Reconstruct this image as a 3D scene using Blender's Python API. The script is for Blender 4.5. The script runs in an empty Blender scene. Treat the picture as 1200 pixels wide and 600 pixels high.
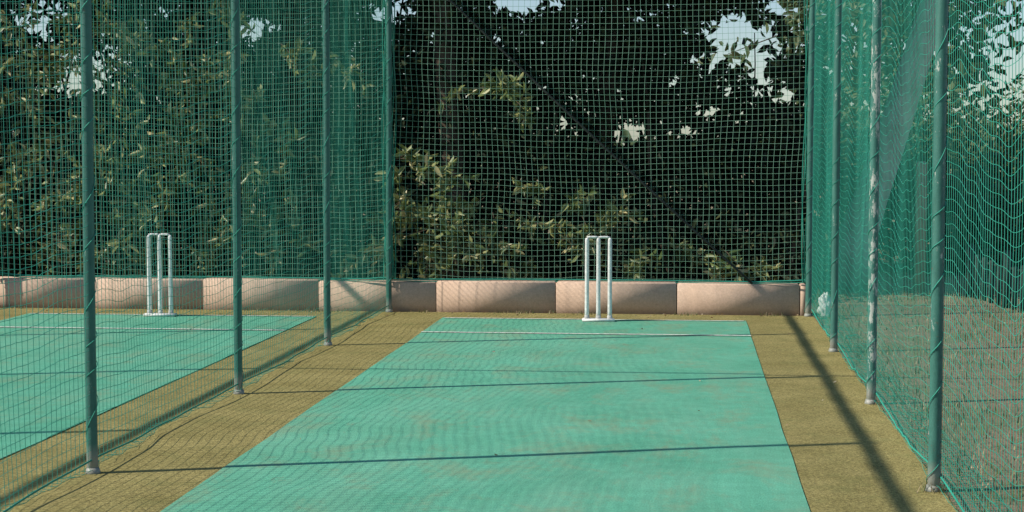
import bpy, math, numpy as np
from mathutils import Vector
rng = np.random.default_rng(7)
scene = bpy.context.scene
COL = scene.collection

# ------------------------------------------------------------ helpers
def empty(name, loc=(0,0,0)):
    o = bpy.data.objects.new(name, None); COL.objects.link(o); o.location = loc
    o.empty_display_size = .2
    return o

def mesh_obj(name, verts, faces, mat=None, parent=None, smooth=False):
    me = bpy.data.meshes.new(name)
    verts = np.asarray(verts, dtype=np.float32)
    fl = faces if isinstance(faces, list) else [faces]
    fl = [np.asarray(f, dtype=np.int32) for f in fl if len(f)]
    me.vertices.add(len(verts)); me.vertices.foreach_set("co", verts.ravel())
    loops = np.concatenate([f.ravel() for f in fl])
    tot = np.concatenate([np.full(len(f), f.shape[1], dtype=np.int32) for f in fl])
    start = np.concatenate([[0], np.cumsum(tot)[:-1]]).astype(np.int32)
    me.loops.add(len(loops)); me.loops.foreach_set("vertex_index", loops)
    me.polygons.add(len(tot)); me.polygons.foreach_set("loop_start", start)
    try: me.polygons.foreach_set("loop_total", tot)
    except Exception: pass
    if smooth: me.polygons.foreach_set("use_smooth", np.ones(len(tot), dtype=bool))
    me.update(calc_edges=True); me.validate()
    o = bpy.data.objects.new(name, me); COL.objects.link(o)
    if mat: me.materials.append(mat)
    if parent: o.parent = parent
    return o

class Acc:
    def __init__(s): s.v=[]; s.q=[]; s.t=[]; s.n=0
    def add(s, v, q=None, t=None):
        v=np.asarray(v,float).reshape(-1,3)
        if q is not None and len(q): s.q.append(np.asarray(q)+s.n)
        if t is not None and len(t): s.t.append(np.asarray(t)+s.n)
        s.v.append(v); s.n+=len(v)
    def tube(s, pts, rad, k=8, caps=True):
        pts=np.asarray(pts,float); n=len(pts); rad=np.broadcast_to(rad,(n,))
        tan=np.gradient(pts,axis=0); tan/=np.linalg.norm(tan,axis=1)[:,None]+1e-9
        ref=np.array([0,0,1.]) if abs(tan[0,2])<.8 else np.array([0,1.,0])
        a=np.cross(tan,ref); a/=np.linalg.norm(a,axis=1)[:,None]+1e-9
        b=np.cross(tan,a)
        th=np.arange(k)/k*2*math.pi
        ring=pts[:,None]+rad[:,None,None]*(a[:,None]*np.cos(th)[None,:,None]+b[:,None]*np.sin(th)[None,:,None])
        idx=np.arange(n*k).reshape(n,k); i0=idx[:-1]; i1=idx[1:]
        q=np.stack([i0,np.roll(i0,-1,1),np.roll(i1,-1,1),i1],-1).reshape(-1,4)
        v=ring.reshape(-1,3); t=None
        if caps:
            v=np.vstack([v,pts[0],pts[-1]]); c0=n*k;c1=c0+1
            t=np.vstack([np.stack([np.full(k,c0),np.roll(idx[0],-1),idx[0]],-1),
                         np.stack([np.full(k,c1),idx[-1],np.roll(idx[-1],-1)],-1)])
        s.add(v,q,t)
    def box(s, x0,x1,y0,y1,z0,z1, bev=0.0):
        if bev<=0:
            v=[(x,y,z) for z in (z0,z1) for y in (y0,y1) for x in (x0,x1)]
            s.add(v,[[0,2,3,1],[4,5,7,6],[0,1,5,4],[2,6,7,3],[0,4,6,2],[1,3,7,5]])
        else:
            b=bev
            def ring(z,i):
                return [(x0+i,y0+i,z),(x1-i,y0+i,z),(x1-i,y1-i,z),(x0+i,y1-i,z)]
            R=[ring(z0,0),ring(z1-b,0),ring(z1,b)]
            v=sum(R,[]); q=[[3,2,1,0],[8,9,10,11]]
            for r in range(2):
                for k in range(4):
                    q.append([r*4+k,r*4+(k+1)%4,(r+1)*4+(k+1)%4,(r+1)*4+k])
            s.add(v,q)
    def obj(s,name,mat,parent=None,smooth=False):
        fl=[]
        if s.q: fl.append(np.vstack(s.q))
        if s.t: fl.append(np.vstack(s.t))
        return mesh_obj(name,np.vstack(s.v),fl,mat,parent,smooth)

def sines(p, scale, seed, n=7):
    r=np.random.default_rng(seed); d=p.shape[-1]; out=0
    for i in range(n):
        k=r.normal(size=d)*scale*(1+.35*i); out=out+np.sin(p@k+r.uniform(0,6.28))/(1+.3*i)
    return out/2.6

# ------------------------------------------------------------ materials
def newmat(name):
    m=bpy.data.materials.new(name); m.use_nodes=True
    nt=m.node_tree; b=nt.nodes["Principled BSDF"]
    return m,nt,b
def noise(nt,scale,detail=4,rough=.6,vec=None,dist=0):
    n=nt.nodes.new("ShaderNodeTexNoise"); n.inputs["Scale"].default_value=scale
    n.inputs["Detail"].default_value=detail; n.inputs["Roughness"].default_value=rough
    n.inputs["Distortion"].default_value=dist
    if vec is not None: nt.links.new(vec,n.inputs["Vector"])
    return n.outputs["Fac"]
def ramp(nt,fac,stops,interp='LINEAR'):
    r=nt.nodes.new("ShaderNodeValToRGB"); cr=r.color_ramp; cr.interpolation=interp
    while len(cr.elements)<len(stops): cr.elements.new(.5)
    for e,(p,c) in zip(cr.elements,stops):
        e.position=p; e.color=(c[0],c[1],c[2],1) if not np.isscalar(c) else (c,c,c,1)
    nt.links.new(fac,r.inputs["Fac"]); return r.outputs["Color"]
def mix(nt,fac,a,b,mode='MIX'):
    m=nt.nodes.new("ShaderNodeMix"); m.data_type='RGBA'; m.blend_type=mode
    if isinstance(fac,(int,float)): m.inputs[0].default_value=fac
    else: nt.links.new(fac,m.inputs[0])
    for i,c in ((6,a),(7,b)):
        if isinstance(c,tuple): m.inputs[i].default_value=(*c,1)
        else: nt.links.new(c,m.inputs[i])
    return m.outputs[2]
def bump(nt,b,h,strength,dist=.01):
    n=nt.nodes.new("ShaderNodeBump"); n.inputs["Strength"].default_value=strength
    n.inputs["Distance"].default_value=dist
    nt.links.new(h,n.inputs["Height"]); nt.links.new(n.outputs[0],b.inputs["Normal"])
def coord(nt): return nt.nodes.new("ShaderNodeNewGeometry").outputs["Position"]
def scaled(nt,vec,s):
    m=nt.nodes.new("ShaderNodeMapping"); m.inputs["Scale"].default_value=s
    nt.links.new(vec,m.inputs["Vector"]); return m.outputs[0]

def mat_pitch():
    m,nt,b=newmat("pitch_green_carpet"); P=coord(nt)
    base=ramp(nt,noise(nt,1.1,5,.65,P),[(.3,(.096,.36,.235)),(.7,(.145,.46,.315))])
    fine=ramp(nt,noise(nt,110,3,.8,P),[(.3,.68),(.7,1.24)])
    c=mix(nt,1.0,base,fine,'MULTIPLY')
    blot=ramp(nt,noise(nt,9,6,.7,P),[(.3,.86),(.7,1.1)])
    c=mix(nt,1.0,c,blot,'MULTIPLY')
    streak=ramp(nt,noise(nt,3,4,.6,scaled(nt,P,(1,.18,1))),[(.42,0.),(.75,.45)])
    c=mix(nt,streak,c,(.20,.40,.28))
    dirt=ramp(nt,noise(nt,2.6,8,.76,scaled(nt,P,(1,.6,1)),.4),[(.50,0.),(.72,.68)])
    c=mix(nt,dirt,c,(.25,.28,.17))
    scuff=ramp(nt,noise(nt,5,9,.8,scaled(nt,P,(1,.5,1)),.2),[(.60,0.),(.70,.55)])
    c=mix(nt,scuff,c,(.23,.20,.13))
    nt.links.new(c,b.inputs["Base Color"]); b.inputs["Roughness"].default_value=.9
    b.inputs["Specular IOR Level"].default_value=.15
    bump(nt,b,noise(nt,140,3,.7,P),.5,.006); return m
def mat_turf():
    m,nt,b=newmat("olive_artificial_turf"); P=coord(nt)
    base=ramp(nt,noise(nt,2.2,6,.7,P),[(.3,(.225,.195,.072)),(.7,(.35,.30,.122))])
    fine=ramp(nt,noise(nt,80,5,.88,P),[(.34,.35),(.5,.95),(.66,1.7)])
    c=mix(nt,1.0,base,fine,'MULTIPLY')
    g=ramp(nt,noise(nt,5,5,.6,P),[(.5,0.),(.8,.5)])
    c=mix(nt,g,c,(.17,.19,.07))
    nt.links.new(c,b.inputs["Base Color"]); b.inputs["Roughness"].default_value=.95
    b.inputs["Specular IOR Level"].default_value=.1
    bump(nt,b,noise(nt,90,4,.8,P),.7,.009); return m
def mat_ground():
    m,nt,b=newmat("dry_grass_soil"); P=coord(nt)
    c=ramp(nt,noise(nt,1.6,8,.75,P),[(.3,(.12,.14,.06)),(.46,(.29,.20,.13)),(.6,(.17,.17,.08)),(.75,(.36,.26,.18))])
    f=ramp(nt,noise(nt,60,5,.8,P),[(.3,.6),(.7,1.5)])
    c=mix(nt,1.0,c,f,'MULTIPLY')
    nt.links.new(c,b.inputs["Base Color"]); b.inputs["Roughness"].default_value=1
    bump(nt,b,noise(nt,30,6,.8,P),.8,.03); return m
def mat_line():
    m,nt,b=newmat("worn_white_line_paint"); P=coord(nt)
    c=ramp(nt,noise(nt,22,6,.8,P),[(.36,(.20,.42,.32)),(.52,(.72,.74,.68))])
    nt.links.new(c,b.inputs["Base Color"]); b.inputs["Roughness"].default_value=.85
    return m
def mat_net(name,c0,c1):
    m,nt,b=newmat(name); P=coord(nt)
    c=ramp(nt,noise(nt,1.5,3,.6,P),[(.3,c0),(.7,c1)])
    nt.links.new(c,b.inputs["Base Color"]); b.inputs["Roughness"].default_value=.6
    b.inputs["Specular IOR Level"].default_value=.35; return m
def mat_pole(name,chip,k=1.0):
    m,nt,b=newmat(name); P=coord(nt)
    c=ramp(nt,noise(nt,6,5,.7,scaled(nt,P,(4,4,1))),[(.3,(.030*k,.125*k,.10*k)),(.7,(.06*k,.20*k,.16*k))])
    ch=ramp(nt,noise(nt,14,6,.8,scaled(nt,P,(2,2,.7))),[(chip,0.),(chip+.03,1.)])
    c=mix(nt,ch,c,(.45,.48,.43))
    ru=ramp(nt,noise(nt,25,6,.8,P),[(.62,0.),(.68,.8)])
    c=mix(nt,ru,c,(.16,.08,.04))
    sep=nt.nodes.new("ShaderNodeSeparateXYZ"); nt.links.new(P,sep.inputs[0])
    foot=ramp(nt,sep.outputs[2],[(.06,.75),(.14,0.)])
    c=mix(nt,foot,c,(.34,.32,.28))
    nt.links.new(c,b.inputs["Base Color"]); b.inputs["Roughness"].default_value=.5
    bump(nt,b,noise(nt,60,4,.7,P),.3,.004); return m
def mat_wall():
    m,nt,b=newmat("weathered_pink_concrete"); P=coord(nt)
    c=ramp(nt,noise(nt,2.2,7,.7,P),[(.3,(.53,.375,.275)),(.55,(.61,.44,.33)),(.75,(.67,.50,.39))])
    f=ramp(nt,noise(nt,70,5,.8,P),[(.3,.78),(.7,1.1)])
    c=mix(nt,1.0,c,f,'MULTIPLY')
    st=ramp(nt,noise(nt,9,5,.7,scaled(nt,P,(2.4,1,.4))),[(.6,0.),(.85,.35)])
    c=mix(nt,st,c,(.28,.22,.16))
    sep=nt.nodes.new("ShaderNodeSeparateXYZ"); nt.links.new(P,sep.inputs[0])
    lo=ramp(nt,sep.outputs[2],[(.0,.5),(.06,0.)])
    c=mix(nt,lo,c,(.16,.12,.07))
    nt.links.new(c,b.inputs["Base Color"]); b.inputs["Roughness"].default_value=.95
    bump(nt,b,noise(nt,60,7,.8,P),.12,.002); return m
def mat_leaf(name,stops,trans=.25,rough=.45,spec=.35):
    m,nt,b=newmat(name); g=nt.nodes.new("ShaderNodeNewGeometry")
    c=ramp(nt,g.outputs["Random Per Island"],stops)
    nt.links.new(c,b.inputs["Base Color"]); b.inputs["Roughness"].default_value=rough
    b.inputs["Specular IOR Level"].default_value=spec
    t=nt.nodes.new("ShaderNodeBsdfTranslucent"); nt.links.new(c,t.inputs[0])
    mx=nt.nodes.new("ShaderNodeMixShader"); mx.inputs[0].default_value=trans
    nt.links.new(b.outputs[0],mx.inputs[1]); nt.links.new(t.outputs[0],mx.inputs[2])
    nt.links.new(mx.outputs[0],nt.nodes["Material Output"].inputs[0]); return m
def mat_simple(name,c0,c1,scale=20,rough=.7,bs=.3,stretch=(1,1,1)):
    m,nt,b=newmat(name); P=scaled(nt,coord(nt),stretch)
    f=noise(nt,scale,6,.7,P)
    nt.links.new(ramp(nt,f,[(.35,c0),(.65,c1)]),b.inputs["Base Color"])
    b.inputs["Roughness"].default_value=rough; bump(nt,b,f,bs,.01); return m

M_pitch=mat_pitch(); M_turf=mat_turf(); M_ground=mat_ground(); M_line=mat_line()
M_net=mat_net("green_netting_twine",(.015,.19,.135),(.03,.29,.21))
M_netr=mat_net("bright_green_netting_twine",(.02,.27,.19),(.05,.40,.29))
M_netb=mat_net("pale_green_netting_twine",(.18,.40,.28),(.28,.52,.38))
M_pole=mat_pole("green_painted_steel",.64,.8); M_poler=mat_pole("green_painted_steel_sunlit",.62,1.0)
M_pole2=mat_pole("chipped_green_painted_steel",.53,1.1)
M_wall=mat_wall()
M_white=mat_simple("white_painted_wood",(.62,.62,.59),(.82,.82,.79),30,.5,.1)
M_greybase=mat_simple("grey_rubber_base",(.35,.35,.33),(.6,.6,.57),25,.8,.2)
M_bark=mat_simple("dark_bark",(.03,.022,.015),(.10,.075,.05),14,.95,1,(1,1,.3))
M_pbark=mat_simple("pale_bark",(.36,.32,.27),(.58,.55,.49),10,.9,.8,(1,1,.4))
M_wood=mat_simple("weathered_wood",(.22,.17,.11),(.42,.34,.25),18,.9,.6,(1,1,.2))
M_darkwood=mat_simple("dark_green_fence_paint",(.01,.03,.024),(.03,.06,.05),18,.8,.4)
M_railshadow=mat_simple("dark_rail_shadow",(.01,.018,.014),(.03,.04,.034),18,.9,.4)  # near-black colour for the tube that stands in for the rail's shadow
M_mortar=mat_simple("dark_mortar",(.05,.045,.035),(.10,.09,.07),18,.9,.4)
M_bag=mat_simple("white_plastic_bag_film",(.62,.63,.63),(.82,.82,.8),30,.35,.3)
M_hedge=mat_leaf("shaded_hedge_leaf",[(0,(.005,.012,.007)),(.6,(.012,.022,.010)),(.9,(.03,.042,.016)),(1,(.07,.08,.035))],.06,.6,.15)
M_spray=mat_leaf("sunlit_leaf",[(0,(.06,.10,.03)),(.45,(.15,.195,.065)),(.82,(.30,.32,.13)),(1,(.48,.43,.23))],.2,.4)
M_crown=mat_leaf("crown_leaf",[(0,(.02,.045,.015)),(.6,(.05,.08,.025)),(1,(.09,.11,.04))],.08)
M_far=mat_leaf("far_tree_leaf",[(0,(.04,.08,.03)),(.6,(.09,.13,.05)),(1,(.18,.21,.10))],.25)
M_grass=mat_leaf("grass_blade",[(0,(.09,.15,.05)),(.5,(.18,.20,.08)),(.75,(.36,.28,.17)),(1,(.44,.33,.20))],.2,.7)
M_litter=mat_leaf("fallen_leaf",[(0,(.22,.13,.05)),(.6,(.34,.24,.12)),(1,(.55,.48,.36))],.1,.8)

# ------------------------------------------------------------ ground
def sheet(name,x0,x1,y0,y1,z,mat,parent=None,nx=1,ny=1):
    xs=np.linspace(x0,x1,nx+1); ys=np.linspace(y0,y1,ny+1)
    X,Y=np.meshgrid(xs,ys,indexing='ij'); Z=np.full_like(X,z)
    idx=np.arange((nx+1)*(ny+1)).reshape(nx+1,ny+1)
    q=np.stack([idx[:-1,:-1],idx[1:,:-1],idx[1:,1:],idx[:-1,1:]],-1).reshape(-1,4)
    return mesh_obj(name,np.stack([X,Y,Z],-1).reshape(-1,3),q,mat,parent,True)
sheet("ground",-400,400,-400,400,0,M_ground)
LX,RX,WID=-2.62,1.035,3.655
YP=[2.22,4.66,7.08,9.50,11.94,14.46]
sheet("artificial_turf",-6.32,1.08,-4,14.5,.004,M_turf)
def pitch(x0,x1,y0,y1,seed):
    """carpet laid with faint cross wrinkles, thin edge"""
    root=empty("cricket_pitch")
    n=460; ys=np.linspace(y0,y1,n); m=24; us=np.linspace(0,1,m)
    l=x0+.004*sines(ys[:,None],1.5,seed); r=x1+.004*sines(ys[:,None],1.5,seed+1)
    X=l[:,None]+(r-l)[:,None]*us[None]; Y=np.repeat(ys[:,None],m,1)
    w=sines(np.stack([X*.25,Y],-1),5.5,seed+2)*.5+sines(np.stack([X*.6,Y],-1),2.6,seed+3)*.5
    Z=.0095+.0016*np.clip(w,-.9,1.2)
    idx=np.arange(n*m).reshape(n,m)
    q=np.stack([idx[:-1,:-1],idx[:-1,1:],idx[1:,1:],idx[1:,:-1]],-1).reshape(-1,4)
    mesh_obj("green_mat",np.stack([X,Y,Z],-1).reshape(-1,3),q,M_pitch,root,True)
    sheet("bowling_crease",x0+.02,x1-.02,13.90,13.935,.0145,M_line,root)
    sheet("popping_crease",x0+.0,x1-.0,12.80,12.845,.0145,M_line,root)
    return root
pitch(-2.07,.49,-4,13.98,3)
pitch(-5.72,-3.16,-4,13.98,9)

# ------------------------------------------------------------ low wall
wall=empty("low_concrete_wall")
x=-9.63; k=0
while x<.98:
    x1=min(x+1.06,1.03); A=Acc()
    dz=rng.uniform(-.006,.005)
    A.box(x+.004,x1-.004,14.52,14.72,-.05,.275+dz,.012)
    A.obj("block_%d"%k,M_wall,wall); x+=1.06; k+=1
A=Acc(); A.box(-9.6,1.01,14.54,14.70,-.05,.24); A.obj("mortar_core",M_mortar,wall)

# ------------------------------------------------------------ poles & cage frame
H=3.3
def pole(x,y,mat,r=.025,lean=(0,0)):
    root=empty("net_pole",(x,y,0))
    A=Acc(); zs=np.linspace(-.05,H,24)
    pts=np.stack([lean[0]*zs+.003*np.sin(zs*2+x),lean[1]*zs,zs],-1)
    A.tube(pts,r,14); A.obj("tube",mat,root,True)
    A=Acc(); A.tube([(lean[0]*H,0,H),(lean[0]*H,0,H+.03)],[r+.008,r+.004],12); A.obj("cap",mat,root)
    A=Acc(); A.tube([(0,0,0),(0,0,.012),(0,0,.03)],[.034,.033,.027],12); A.obj("ground_socket",mat,root)
    A=Acc(); t=np.arange(0,H-.05,.01)
    a=t/.21*2*math.pi+1.6*np.sin(t*5+x)+1.1*np.sin(t*11+y)
    A.tube(np.stack([lean[0]*t+(r+.0022)*np.cos(a),(r+.0022)*np.sin(a),t+.03],-1),.0018,4,False)
    A.obj("lacing_cord",M_netr,root)
for j,y in enumerate(YP):
    pole(LX,y,M_pole,lean=(rng.uniform(-.003,.003),0))
    pole(RX,y,M_pole2 if j in(3,) else M_poler,r=.026,lean=(.004,0))
    pole(LX-WID,y,M_pole)
frame=empty("net_top_frame")
for i,x in enumerate((LX-WID,LX,RX)):
    A=Acc(); ys=np.linspace(YP[0],YP[-1]+.08,60)
    sag=-.006*np.abs(np.sin((ys-YP[0])/2.44*math.pi))
    A.tube(np.stack([np.full(60,x),ys,H+sag],-1),.030+.002*np.sin(ys*9),10); A.obj("side_rail_%d"%i,M_pole,frame,True)
for i,(y,r) in enumerate(((9.5,.014),(14.46,.02),(2.22,.02))):
    A=Acc(); xs=np.linspace(LX-WID,RX,50)
    sg=-.05*np.abs(np.sin((xs-LX)/WID*math.pi)) if i==0 else 0*xs
    A.tube(np.stack([xs,np.full(50,y),H+.055+sg],-1),r,8); A.obj("cross_cable_%d"%i,M_pole,frame,True)
# dark diagonal tube added over the back net as the side rail's cast shadow
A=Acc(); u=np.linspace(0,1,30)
A.tube(np.stack([-2.60+u*3.16,14.40+.09*u,3.25-u*2.97-.03*np.sin(u*math.pi)],-1),.010,8); A.obj("rail_shadow_tube",M_railshadow,None,True)

# ------------------------------------------------------------ nets (real twine geometry)
def net_from_grid(name,G,r,mat,parent=None):
    n,m,_=G.shape; A=Acc()
    for ax in (0,1):
        T=np.gradient(G,axis=ax); T/=np.linalg.norm(T,axis=-1,keepdims=True)+1e-9
        O=np.gradient(G,axis=1-ax); a=O-T*(O*T).sum(-1,keepdims=True)
        a/=np.linalg.norm(a,axis=-1,keepdims=True)+1e-9; b=np.cross(T,a)
        R=np.stack([G+r*(a*math.cos(t)+b*math.sin(t)) for t in (0.4,2.494,4.589)],2)
        idx=np.arange(n*m*3).reshape(n,m,3)
        if ax==0: i0,i1=idx[:-1],idx[1:]
        else: i0,i1=idx[:,:-1],idx[:,1:]
        q=np.stack([i0,np.roll(i0,-1,2),np.roll(i1,-1,2),i1],-1).reshape(-1,4)
        A.add(R.reshape(-1,3),q)
    return A.obj(name,mat,parent)

def side_net(x0,seed,billow,skirt,mat,r=.0014,slack=1.0,fold=.02):
    c=.05
    ys=np.arange(YP[0],YP[-1]+.001,c); ss=np.arange(0,H+skirt,c)
    Y,S=np.meshgrid(ys,ss,indexing='ij')
    Z=np.maximum(H-S,0.); P=np.stack([Y,S],-1)
    ph=(Y-YP[0])/2.44*math.pi; bay=np.sin(ph)**2
    hang=np.clip(S/H,0,1)
    X=x0+billow*bay*np.sin(hang*math.pi*.93)+fold*sines(P*np.array([1,.5]),2.2,seed)*np.clip(S,0,1)*(.3+bay)
    X=X+.3*fold*sines(P*np.array([2.2,.35]),3.4,seed+5)*bay
    dz=-.055*slack*bay*(.4+.6*np.sin(hang*math.pi))+.035*slack*sines(P*np.array([1.1,.45]),2.3,seed+1)*np.sin(np.clip(hang,0,1)*math.pi)
    dz+= .012*slack*sines(P*np.array([2.4,.6]),3.5,seed+7)*np.sin(hang*math.pi)
    dy=.018*slack*sines(P*np.array([1.,.3]),2.6,seed+2)*np.sin(np.clip(hang*1.1,0,1)*math.pi)
    gy=Y+dy; gz=Z+dz+.012
    over=np.clip(S-H,0,None)
    X=X+np.sign(billow)*over*.85+.02*sines(P,5,seed+3)*(over>0)
    gz=np.maximum(gz,.016+.012*(1+sines(P,9,seed+4)))
    gz[:,0]=H; 
    root=empty("side_net")
    net_from_grid("mesh",np.stack([X,gy,gz],-1),r,mat,root)
    k=int(H/c)
    A=Acc(); A.tube(np.stack([X[:,k],gy[:,k],gz[:,k]+.004],-1),.0045,5,False)
    A.tube(np.stack([X[:,0],gy[:,0],np.full(len(ys),H-.03)],-1),.006,5,False)
    A.obj("edge_cords",mat,root)
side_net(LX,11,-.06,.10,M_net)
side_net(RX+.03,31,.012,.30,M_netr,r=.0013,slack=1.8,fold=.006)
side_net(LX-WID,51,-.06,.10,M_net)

def back_net(x0,x1,seed,r=.0015):
    c=.05; xs=np.arange(x0,x1+.001,(x1-x0)/round((x1-x0)/c)); ss=np.arange(0,H-.27,c)
    X,S=np.meshgrid(xs,ss,indexing='ij'); P=np.stack([X,S],-1)
    u=(X-x0)/(x1-x0); hang=S/S.max()
    Y=14.50+.13*np.sin(u*math.pi)*(.3+.7*hang)+.015*sines(P,1.8,seed)
    Z=H-S-.05*np.sin(u*math.pi)*np.sin(hang*math.pi*.55)+.018*sines(P,1.6,seed+1)*hang
    Z+=.009*sines(P*np.array([3,1]),3,seed+3)*hang
    Xd=X+.018*sines(P,1.9,seed+2)*np.sin(hang*math.pi)
    Z=np.maximum(Z,.29)
    root=empty("back_net"); net_from_grid("mesh",np.stack([Xd,Y,Z],-1),r,M_netb,root)
    A=Acc(); A.tube(np.stack([Xd[:,-1],Y[:,-1],Z[:,-1]],-1),.007,5,False)
    A.tube(np.stack([Xd[:,-1],Y[:,-1]-.015,Z[:,-1]-.010-.008*np.abs(np.sin(Xd[:,-1]*5))],-1),.004,5,False)
    for xx in (x0+.02,x1-.02):
        for q in range(5):
            zs=np.linspace(.29,H,50)
            A.tube(np.stack([xx+.02*np.sin(zs*3+q*1.3)+rng.uniform(-.02,.02)+0*zs,14.5+.02*np.cos(zs*2.3+q)+0*zs,zs],-1),.004,4,False)
    A.obj("edge_cords",M_net,root)
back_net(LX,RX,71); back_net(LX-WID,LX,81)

# ------------------------------------------------------------ wickets
def wicket(cx,cy,rot=0):
    root=empty("cricket_stumps",(cx,cy,0)); root.rotation_euler=(0,0,rot)
    z0=.034
    for i,dx in enumerate((-.095,0,.095)):
        A=Acc(); A.tube([(dx,0,z0),(dx,0,.10),(dx,0,.66),(dx,0,.69),(dx,0,.702),(dx,0,.706)],[.018,.018,.017,.0165,.013,.008],14)
        A.obj("stump_%d"%(i+1),M_white,root,False)
        A=Acc(); A.tube([(dx,0,.02),(dx,0,.06)],[.023,.021],12); A.obj("socket_%d"%(i+1),M_greybase,root)
    for i,dx in enumerate((-.0475,.0475)):
        A=Acc(); t=np.array([-.052,-.036,-.03,-.02,0,.02,.03,.036,.052])
        rr=[.005,.006,.010,.008,.010,.008,.010,.006,.005]
        A.tube(np.stack([dx+t*.93,0*t,.7125+0*t],-1),np.array(rr),8); A.obj("bail_%d"%(i+1),M_white,root)
    A=Acc(); A.box(-.135,.135,-.05,.05,.0125,.034,.006); A.obj("base_plate",M_white,root)
wicket(-.735,13.80,math.radians(3)); wicket(-4.50,13.84,math.radians(-2))

# ------------------------------------------------------------ leaves
def leaf_mesh(C,D,L,wr=.36,rg=rng,fold=.12):
    n=len(C); D=D/(np.linalg.norm(D,axis=1)[:,None]+1e-9)
    R=rg.normal(size=(n,3)); S=np.cross(D,R); S/=np.linalg.norm(S,axis=1)[:,None]+1e-9
    Nn=np.cross(S,D); L=L[:,None]; w=L*wr*.5
    sg=[(0,0,0),(.28,-1,fold),(.68,-.8,fold),(1,0,-.12),(.68,.8,fold),(.28,1,fold)]
    V=np.stack([C+D*L*a+S*w*s+Nn*L*f for a,s,f in sg],1)
    b=np.arange(n)[:,None]*6
    q=np.concatenate([b+np.array([[0,1,2,3]]),b+np.array([[0,3,4,5]])])
    return V.reshape(-1,3),q

# gaps in the foliage through which the sky is seen (x, z at y=17.3, rx, rz)
GAPS=[(.60,2.40,.36,.38),(.42,2.72,.28,.2),(.75,2.15,.18,.16),(-.60,1.62,.24,.15),(-.14,2.12,.15,.10),(-1.66,2.95,.32,.17),(1.15,2.9,.26,.25),(1.1,2.5,.15,.2),
      (-1.28,1.72,.14,.10),(-.8,2.0,.11,.17),(-6.45,2.3,.38,.32),(-6.9,2.75,.35,.25),(.15,1.87,.13,.09),(-3.1,2.9,.2,.1),(.95,2.0,.15,.14),
      (-4.6,2.75,.25,.12),(-.45,2.85,.25,.1),(.2,2.35,.15,.12),(-1.2,2.75,.14,.08),(.0,1.62,.10,.06),(.35,2.1,.10,.11),(-2.0,2.6,.1,.07),(-5.6,2.9,.2,.1),(.9,2.9,.3,.12),(-3.9,2.3,.1,.08)]
def gapkeep(P):
    k=P[:,1]/17.3; x=P[:,0]/k; z=1.44+(P[:,2]-1.44)/k
    keep=np.ones(len(P),bool); nz=sines(np.stack([x,z],-1),15,99)*.75
    for gx,gz,rx,rz in GAPS:
        d=np.sqrt(((x-gx)/rx)**2+((z-gz)/rz)**2)
        keep&=~((d+nz)<1.22-.5*rng.random(len(P)))
    return keep
def mass(n,x0,x1,y0,y1,z0,z1,lmin,lmax,clump,seed,thr=-.35,gaps=True):
    P=np.stack([rng.uniform(x0,x1,n),rng.uniform(y0,y1,n),rng.uniform(z0,z1,n)],-1)
    P=P[sines(P,clump,seed)>thr]
    if gaps: P=P[gapkeep(P)]
    D=rng.normal(size=P.shape)+np.array([0,-.5,-.35])
    return leaf_mesh(P,D,rng.uniform(lmin,lmax,len(P)))
A=Acc()
A.add(*mass(100000,-9.5,1.45,16.45,19.2,0,4.2,.07,.15,1.8,5,-.55))
A.add(*mass(22000,-9.5,1.3,18.4,19.6,0,4.4,.13,.22,1.5,6,-2))
A.add(*mass(7000,-9.5,1.3,15.7,16.5,.0,.7,.05,.11,2.5,8,.0,False))
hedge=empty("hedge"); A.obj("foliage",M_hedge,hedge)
A=Acc()
for i in range(34):
    x=rng.uniform(-9,1.2); y=rng.uniform(16.6,18.5); h=rng.uniform(2.5,4)
    t=np.linspace(0,1,9); dx,dy=rng.normal(0,.5,2)
    A.tube(np.stack([x+dx*t+.05*np.sin(t*7+i),y+dy*t*.6,h*t],-1),np.linspace(.03,.008,9)*rng.uniform(.4,1.0),6)
A.obj("stems",M_bark,hedge)

def sprays(specs,mat,parent,lsize=(.08,.145)):
    Lc=[];Ld=[];Ll=[];T=Acc()
    for (x,y,z,s,cnt) in specs:
        for b in range(cnt):
            o=np.array([x,y+.55,z])+rng.normal(0,.20*s,3)*np.array([1,.4,.75])
            d=np.array([rng.normal(0,.75),-1.0,rng.normal(-.05,.45)]); d/=np.linalg.norm(d)
            ln=rng.uniform(.35,.75)*s+.15
            t=np.linspace(0,1,8)
            pts=o+d*ln*t[:,None]+np.array([0,0,-.22*ln])*(t**2)[:,None]
            T.tube(pts,np.linspace(.006,.002,8),4,False)
            tw=[(pts,d)]
            for q in range(3):
                p0=pts[rng.integers(2,7)]; dd=d+rng.normal(0,.6,3); dd/=np.linalg.norm(dd)
                l2=ln*rng.uniform(.3,.5); t2=np.linspace(0,1,5)
                pp=p0+dd*l2*t2[:,None]+np.array([0,0,-.2*l2])*(t2**2)[:,None]
                T.tube(pp,np.linspace(.004,.0015,5),4,False); tw.append((pp,dd))
            for pp,dd in tw:
                for p in pp[1:]:
                    for w in range(rng.integers(1,4)):
                        v=dd*.6+rng.normal(0,.7,3)+np.array([0,0,-.2])
                        Lc.append(p);Ld.append(v);Ll.append(rng.uniform(*lsize))
    Lc=np.array(Lc); k=Lc[:,1]<15.0; Lc[k,1]=15.0+rng.random(k.sum())*.3
    V,q=leaf_mesh(Lc,np.array(Ld),np.array(Ll),.34)
    mesh_obj("leaf_sprays",V,q,mat,parent); T.obj("twigs",M_bark,parent)
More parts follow.
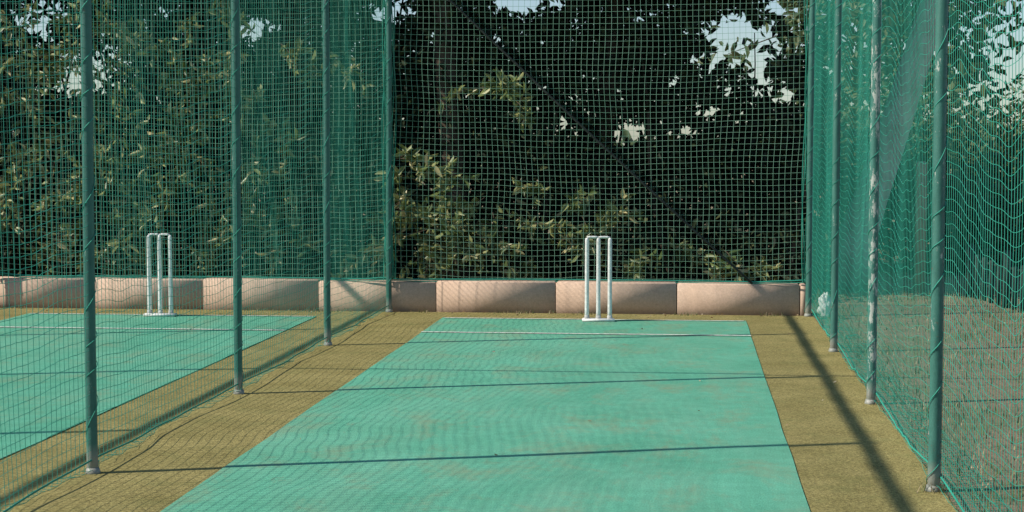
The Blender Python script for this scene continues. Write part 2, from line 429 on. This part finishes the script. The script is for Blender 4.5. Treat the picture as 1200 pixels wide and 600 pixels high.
specs=[(-1.71,15.3,1.95,.65,4),(-2.42,15.2,1.05,.9,7),(-1.95,15.2,.84,.9,7),(-1.63,15.3,.74,.8,4),(-2.19,15.2,.6,.9,5),(-2.6,15.2,1.3,.6,2),
 (-2.5,15.2,.75,.8,5),(-1.35,15.3,1.0,.4,1),(-.91,15.3,.84,.6,4),(-.85,15.3,1.0,.4,1),(-.36,15.3,.5,.5,2),(.6,15.3,.42,.6,3),(-1.79,15.2,.36,.4,2),
 (-.1,15.4,.40,.4,2),(-1.3,15.3,2.95,.4,1),
 (-5.2,15.3,2.35,1,8),(-4.5,15.3,2.0,1,7),(-4.9,15.3,1.4,1,7),(-5.6,15.3,1.5,1,8),(-6.2,15.3,1.3,1,8),(-3.86,15.3,1.5,.8,3),(-3.7,15.3,.9,.8,3),
 (-5.9,15.3,2.5,1,8),(-3.06,15.2,.5,.8,4),(-4.7,15.3,.9,.9,5),(-5.7,15.3,.68,.9,5),(-6.4,15.3,2.1,1,8),(-4.1,15.3,2.5,.8,3),(-6.6,15.3,.6,1,5),
 (-4.2,15.4,.5,.8,4),(-7.2,15.4,1.8,1,9),(-5.1,15.3,.4,.8,3),(-7.3,15.4,.8,1,6)]
for i in range(10):
    specs.append((rng.uniform(-6.8,-3.4),rng.uniform(15.3,15.9),rng.uniform(.4,3.2),.8,2))
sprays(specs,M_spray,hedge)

# ------------------------------------------------------------ trees
def tree(x,y,h,r,crown,nleaf,seed,bark=M_bark,leaf=M_crown,lean=(0,0),lsz=(.12,.22),gaps=False,wig=.12):
    rg=np.random.default_rng(seed); root=empty("tree",(0,0,0))
    A=Acc(); t=np.linspace(0,1,14)
    sp=np.stack([x+lean[0]*t*h+wig*np.sin(t*4+seed),y+lean[1]*t*h+.1*np.cos(t*3+seed)-.1,t*h],-1)
    rad=r*(1-.6*t); rad[0]*=1.45; rad[1]*=1.1
    A.tube(sp,rad,12)
    (cx0,cx1,cy0,cy1,cz0,cz1)=crown; tips=[]
    for i in range(11):
        k=rg.integers(6,13); p=sp[k]
        e=np.array([rg.uniform(cx0,cx1),rg.uniform(cy0,cy1),rg.uniform(min(max(cz0,p[2]+.2),cz1-.2),cz1)])
        u=np.linspace(0,1,9)[:,None]; bow=np.array([0,0,.4])*np.sin(u*math.pi)
        pp=p+(e-p)*u+bow+.06*np.sin(u*9+i); A.tube(pp,np.linspace(rad[k]*.6,.012,9),7); tips.append(e)
        for j in range(3):
            s=pp[rg.integers(3,8)]; e2=s+rg.normal(0,.7,3); e2[2]=max(e2[2],cz0)
            A.tube(s+(e2-s)*np.linspace(0,1,5)[:,None],np.linspace(.02,.006,5),5); tips.append(e2)
    A.obj("trunk_and_limbs",bark,root,True)
    c=np.array([(cx0+cx1)/2,(cy0+cy1)/2,(cz0+cz1)/2]); ext=np.array([(cx1-cx0),(cy1-cy0),(cz1-cz0)])/2
    P=rg.uniform(-1,1,(nleaf,3)); P=P[(np.linalg.norm(P,axis=1)+.25*sines(P,3,seed))<1.08]; P=c+P*ext
    P=P[sines(P,1.6,seed+1)>-.45]
    T=np.array(tips); Q=T[rg.integers(0,len(T),nleaf//3)]+rg.normal(0,.28,(nleaf//3,3)); P=np.vstack([P,Q])
    P=P[P[:,2]>cz0-.35]
    if gaps: P=P[gapkeep(P)]
    V,q=leaf_mesh(P,rg.normal(size=P.shape)+np.array([0,0,-.5]),rg.uniform(*lsz,len(P)),.4,rg)
    mesh_obj("crown",V,q,leaf,root)
    return root
tree(-7.6,17.2,6.5,.17,(-10.5,-5.2,15.2,20,3.7,8.0),19000,101,gaps=True)  # this and next three: unseen crowns, shaped to keep the hedge in shade
tree(-4.1,17.4,6.0,.15,(-6.6,-2.0,15.1,20,3.6,7.6),19000,102,gaps=True)
tree(-2.35,16.9,6.2,.14,(-4.0,.2,15.1,20,3.5,7.6),19000,103,gaps=True)
tree(-.9,17.6,6.2,.12,(-2.6,1.4,15.1,20,3.5,7.8),18000,106,gaps=True)
tree(1.62,18.0,6.0,.20,(1.6,5.0,17,21,4.6,7.4),4000,107,bark=M_pbark,lean=(.30,.02),wig=.05)
tree(4.0,30,5.0,.16,(1.6,5.4,27,33,1.5,5.6),5200,111,leaf=M_far,lsz=(.16,.3))
tree(15,38,5.0,.22,(11,20,34,42,1.2,5.6),8000,112,leaf=M_far,lsz=(.2,.36))

A=Acc()
for (cx,cy,cz,s,n) in [(3.2,19.8,.45,.7,2400),(4.4,21,.6,.95,3400),(5.8,22,.7,1.0,3400),(7.6,23,.6,1.1,3500),(2.2,20.6,.8,.8,2800),(3.2,23,1.0,1.2,3800),(4.8,24,1.0,1.2,3800),(9.5,22,.6,1.2,3000)]:
    P=rng.normal(size=(n,3)); P/=np.linalg.norm(P,axis=1)[:,None]; P*=(rng.random(n)**.4)[:,None]*(1+.3*sines(P,3,int(cx*9)))[:,None]
    P=np.array([cx,cy,cz])+P*s*np.array([1.2,1,1.15]); P=P[P[:,2]>0]
    A.add(*leaf_mesh(P,rng.normal(size=P.shape),rng.uniform(.07,.16,len(P))))
A.obj("shrubs",M_far)
A=Acc()
for i in range(150):
    a=i/150*2*math.pi; R=rng.uniform(90,120); cx,cy=R*math.sin(a),R*math.cos(a); hh=rng.uniform(1.6,3.0)
    n=300; P=rng.normal(size=(n,3)); P/=np.linalg.norm(P,axis=1)[:,None]; P*=(rng.random(n)**.4)[:,None]
    P=np.array([cx,cy,hh*.45])+P*np.array([3.8,3.8,hh*.6]); P=P[P[:,2]>0]
    A.add(*leaf_mesh(P,rng.normal(size=P.shape),rng.uniform(.6,1.1,len(P)),.6))
A.obj("distant_trees",M_far)

# ------------------------------------------------------------ fence bits on the right
f=empty("wooden_post",(2.32,17.0,0)); A=Acc(); A.box(-.05,.05,-.05,.05,-.1,1.32,.02); A.obj("post",M_wood,f)
A=Acc(); A.tube([(.0,-.05,1.1),(.0,-.058,1.1)],.012,8); A.obj("bolt",M_greybase,f)
fence=empty("low_picket_fence")
p0=np.array([2.75,16.6]); p1=np.array([3.35,11.6]); n=22; A=Acc()
for i in range(n+1):
    q=p0+(p1-p0)*i/n; big=i%5==0; w=.035 if big else .022; h=.52 if big else .42+rng.uniform(-.04,.03)
    A.box(q[0]-w,q[0]+w,q[1]-w*(1 if big else .4),q[1]+w*(1 if big else .4),-.05,h,.012)
A.obj("pickets",M_darkwood,fence)
A=Acc()
for z in (.14,.36): A.tube([(p0[0]+.03,p0[1],z),(p1[0]+.03,p1[1],z)],.014,6)
A.obj("rails",M_darkwood,fence)

# ------------------------------------------------------------ white bag by the corner
n=22; th,ph=np.meshgrid(np.linspace(0,math.pi,n),np.linspace(0,2*math.pi,n*2,endpoint=False),indexing='ij')
D=np.stack([np.sin(th)*np.cos(ph),np.sin(th)*np.sin(ph),np.cos(th)],-1)
R=1+.22*sines(D,5,4)+.10*sines(D,14,5)
V=D*R[...,None]*np.array([.06,.05,.11]); V[...,2]=np.maximum(V[...,2]+.10,.006); V+=np.array([1.17,14.3,0])
idx=np.arange(n*n*2).reshape(n,n*2); q=np.stack([idx[:-1],np.roll(idx[:-1],-1,1),np.roll(idx[1:],-1,1),idx[1:]],-1).reshape(-1,4)
mesh_obj("plastic_bag",V.reshape(-1,3),q,M_bag)

# ------------------------------------------------------------ grass & litter
def blades(P,h,lean,w):
    n=len(P); a=rng.uniform(0,6.28,n); d=np.stack([np.cos(a),np.sin(a),0*a],-1); s=np.stack([-np.sin(a),np.cos(a),0*a],-1)
    h=h[:,None]; ln=(rng.random(n)*lean)[:,None]*h; up=np.array([0,0,1.])
    V=np.stack([P-s*w,P+s*w,P+up*h*.6+d*ln*.35+s*w*.6,P+up*h*.6+d*ln*.35-s*w*.6,P+up*h+d*ln],1)
    b=np.arange(n)[:,None]*5
    return V.reshape(-1,3),b+np.array([[0,1,2,3]]),b+np.array([[3,2,4]])
A=Acc()
n=40000; P=np.stack([1.16+rng.random(n)**1.3*8,rng.uniform(3.5,24,n),np.zeros(n)],-1)
P=P[sines(P[:,:2],2.2,44)+rng.normal(0,.4,len(P))>-.2]
A.add(*blades(P,rng.uniform(.02,.07,len(P)),1.2,.0035))
for (x,y,k,hm) in [(RX+.01,YP[2],90,.06),(RX+.03,YP[3],40,.035)]:
    P=np.stack([x+rng.normal(0,.035,k),y+rng.normal(0,.035,k),np.full(k,.004)],-1)
    A.add(*blades(P,rng.uniform(.015,hm,k),1.5,.002))
k=1500; P=np.stack([rng.uniform(-8,1.1,k),rng.uniform(14.38,14.51,k),np.full(k,.004)],-1); P=P[sines(P[:,:1],4,3)>.1]
A.add(*blades(P,rng.uniform(.01,.04,len(P)),1.5,.003))
A.obj("grass",M_grass)
k=50; P=np.stack([rng.uniform(-6,1.05,k),rng.uniform(3,14.4,k),np.full(k,.018)],-1)
P2=np.stack([rng.uniform(-6,1.05,120),14.45-rng.random(120)**2*.5,np.full(120,.018)],-1)
P3=np.stack([1.1+rng.random(700)*3,rng.uniform(5,18,700),np.full(700,.03)],-1)
P=np.vstack([P,P2,P3]); D=rng.normal(size=P.shape); D[:,2]*=.12
V,q=leaf_mesh(P,D,rng.uniform(.010,.026,len(P)),.5); V[:,2]=np.maximum(V[:,2],.0145)
mesh_obj("fallen_leaves",V,q,M_litter)

# ------------------------------------------------------------ light, sky, camera
d=Vector((3.48,1.13,-3.28)).normalized()
sl=bpy.data.lights.new("sun","SUN"); sl.energy=5.0; sl.angle=math.radians(.5); sl.color=(1,.92,.80)
so=bpy.data.objects.new("sun",sl); COL.objects.link(so); so.rotation_euler=d.to_track_quat('-Z','Y').to_euler()
w=bpy.data.worlds.new("World"); scene.world=w; w.use_nodes=True; nt=w.node_tree
sky=nt.nodes.new("ShaderNodeTexSky"); sky.sky_type='NISHITA'; sky.sun_disc=False
sky.sun_elevation=math.asin(-d.z); sky.sun_rotation=math.atan2(-d.x,-d.y)%(2*math.pi)
sky.air_density=1.0; sky.dust_density=.6
tint=mix(nt,1.0,sky.outputs[0],(.88,.95,1.04),'MULTIPLY')
bg=nt.nodes["Background"]; nt.links.new(tint,bg.inputs[0]); bg.inputs[1].default_value=.12

cam=bpy.data.cameras.new("camera"); co=bpy.data.objects.new("camera",cam); COL.objects.link(co)
cam.lens=58.5; cam.sensor_width=36; cam.clip_end=2000; cam.clip_start=.05
co.location=(0,0,1.44); co.rotation_euler=(math.radians(90-3.67),0,math.radians(6.03))
scene.camera=co
scene.view_settings.view_transform='Standard'; scene.view_settings.look='None'
scene.view_settings.exposure=0; scene.view_settings.gamma=1
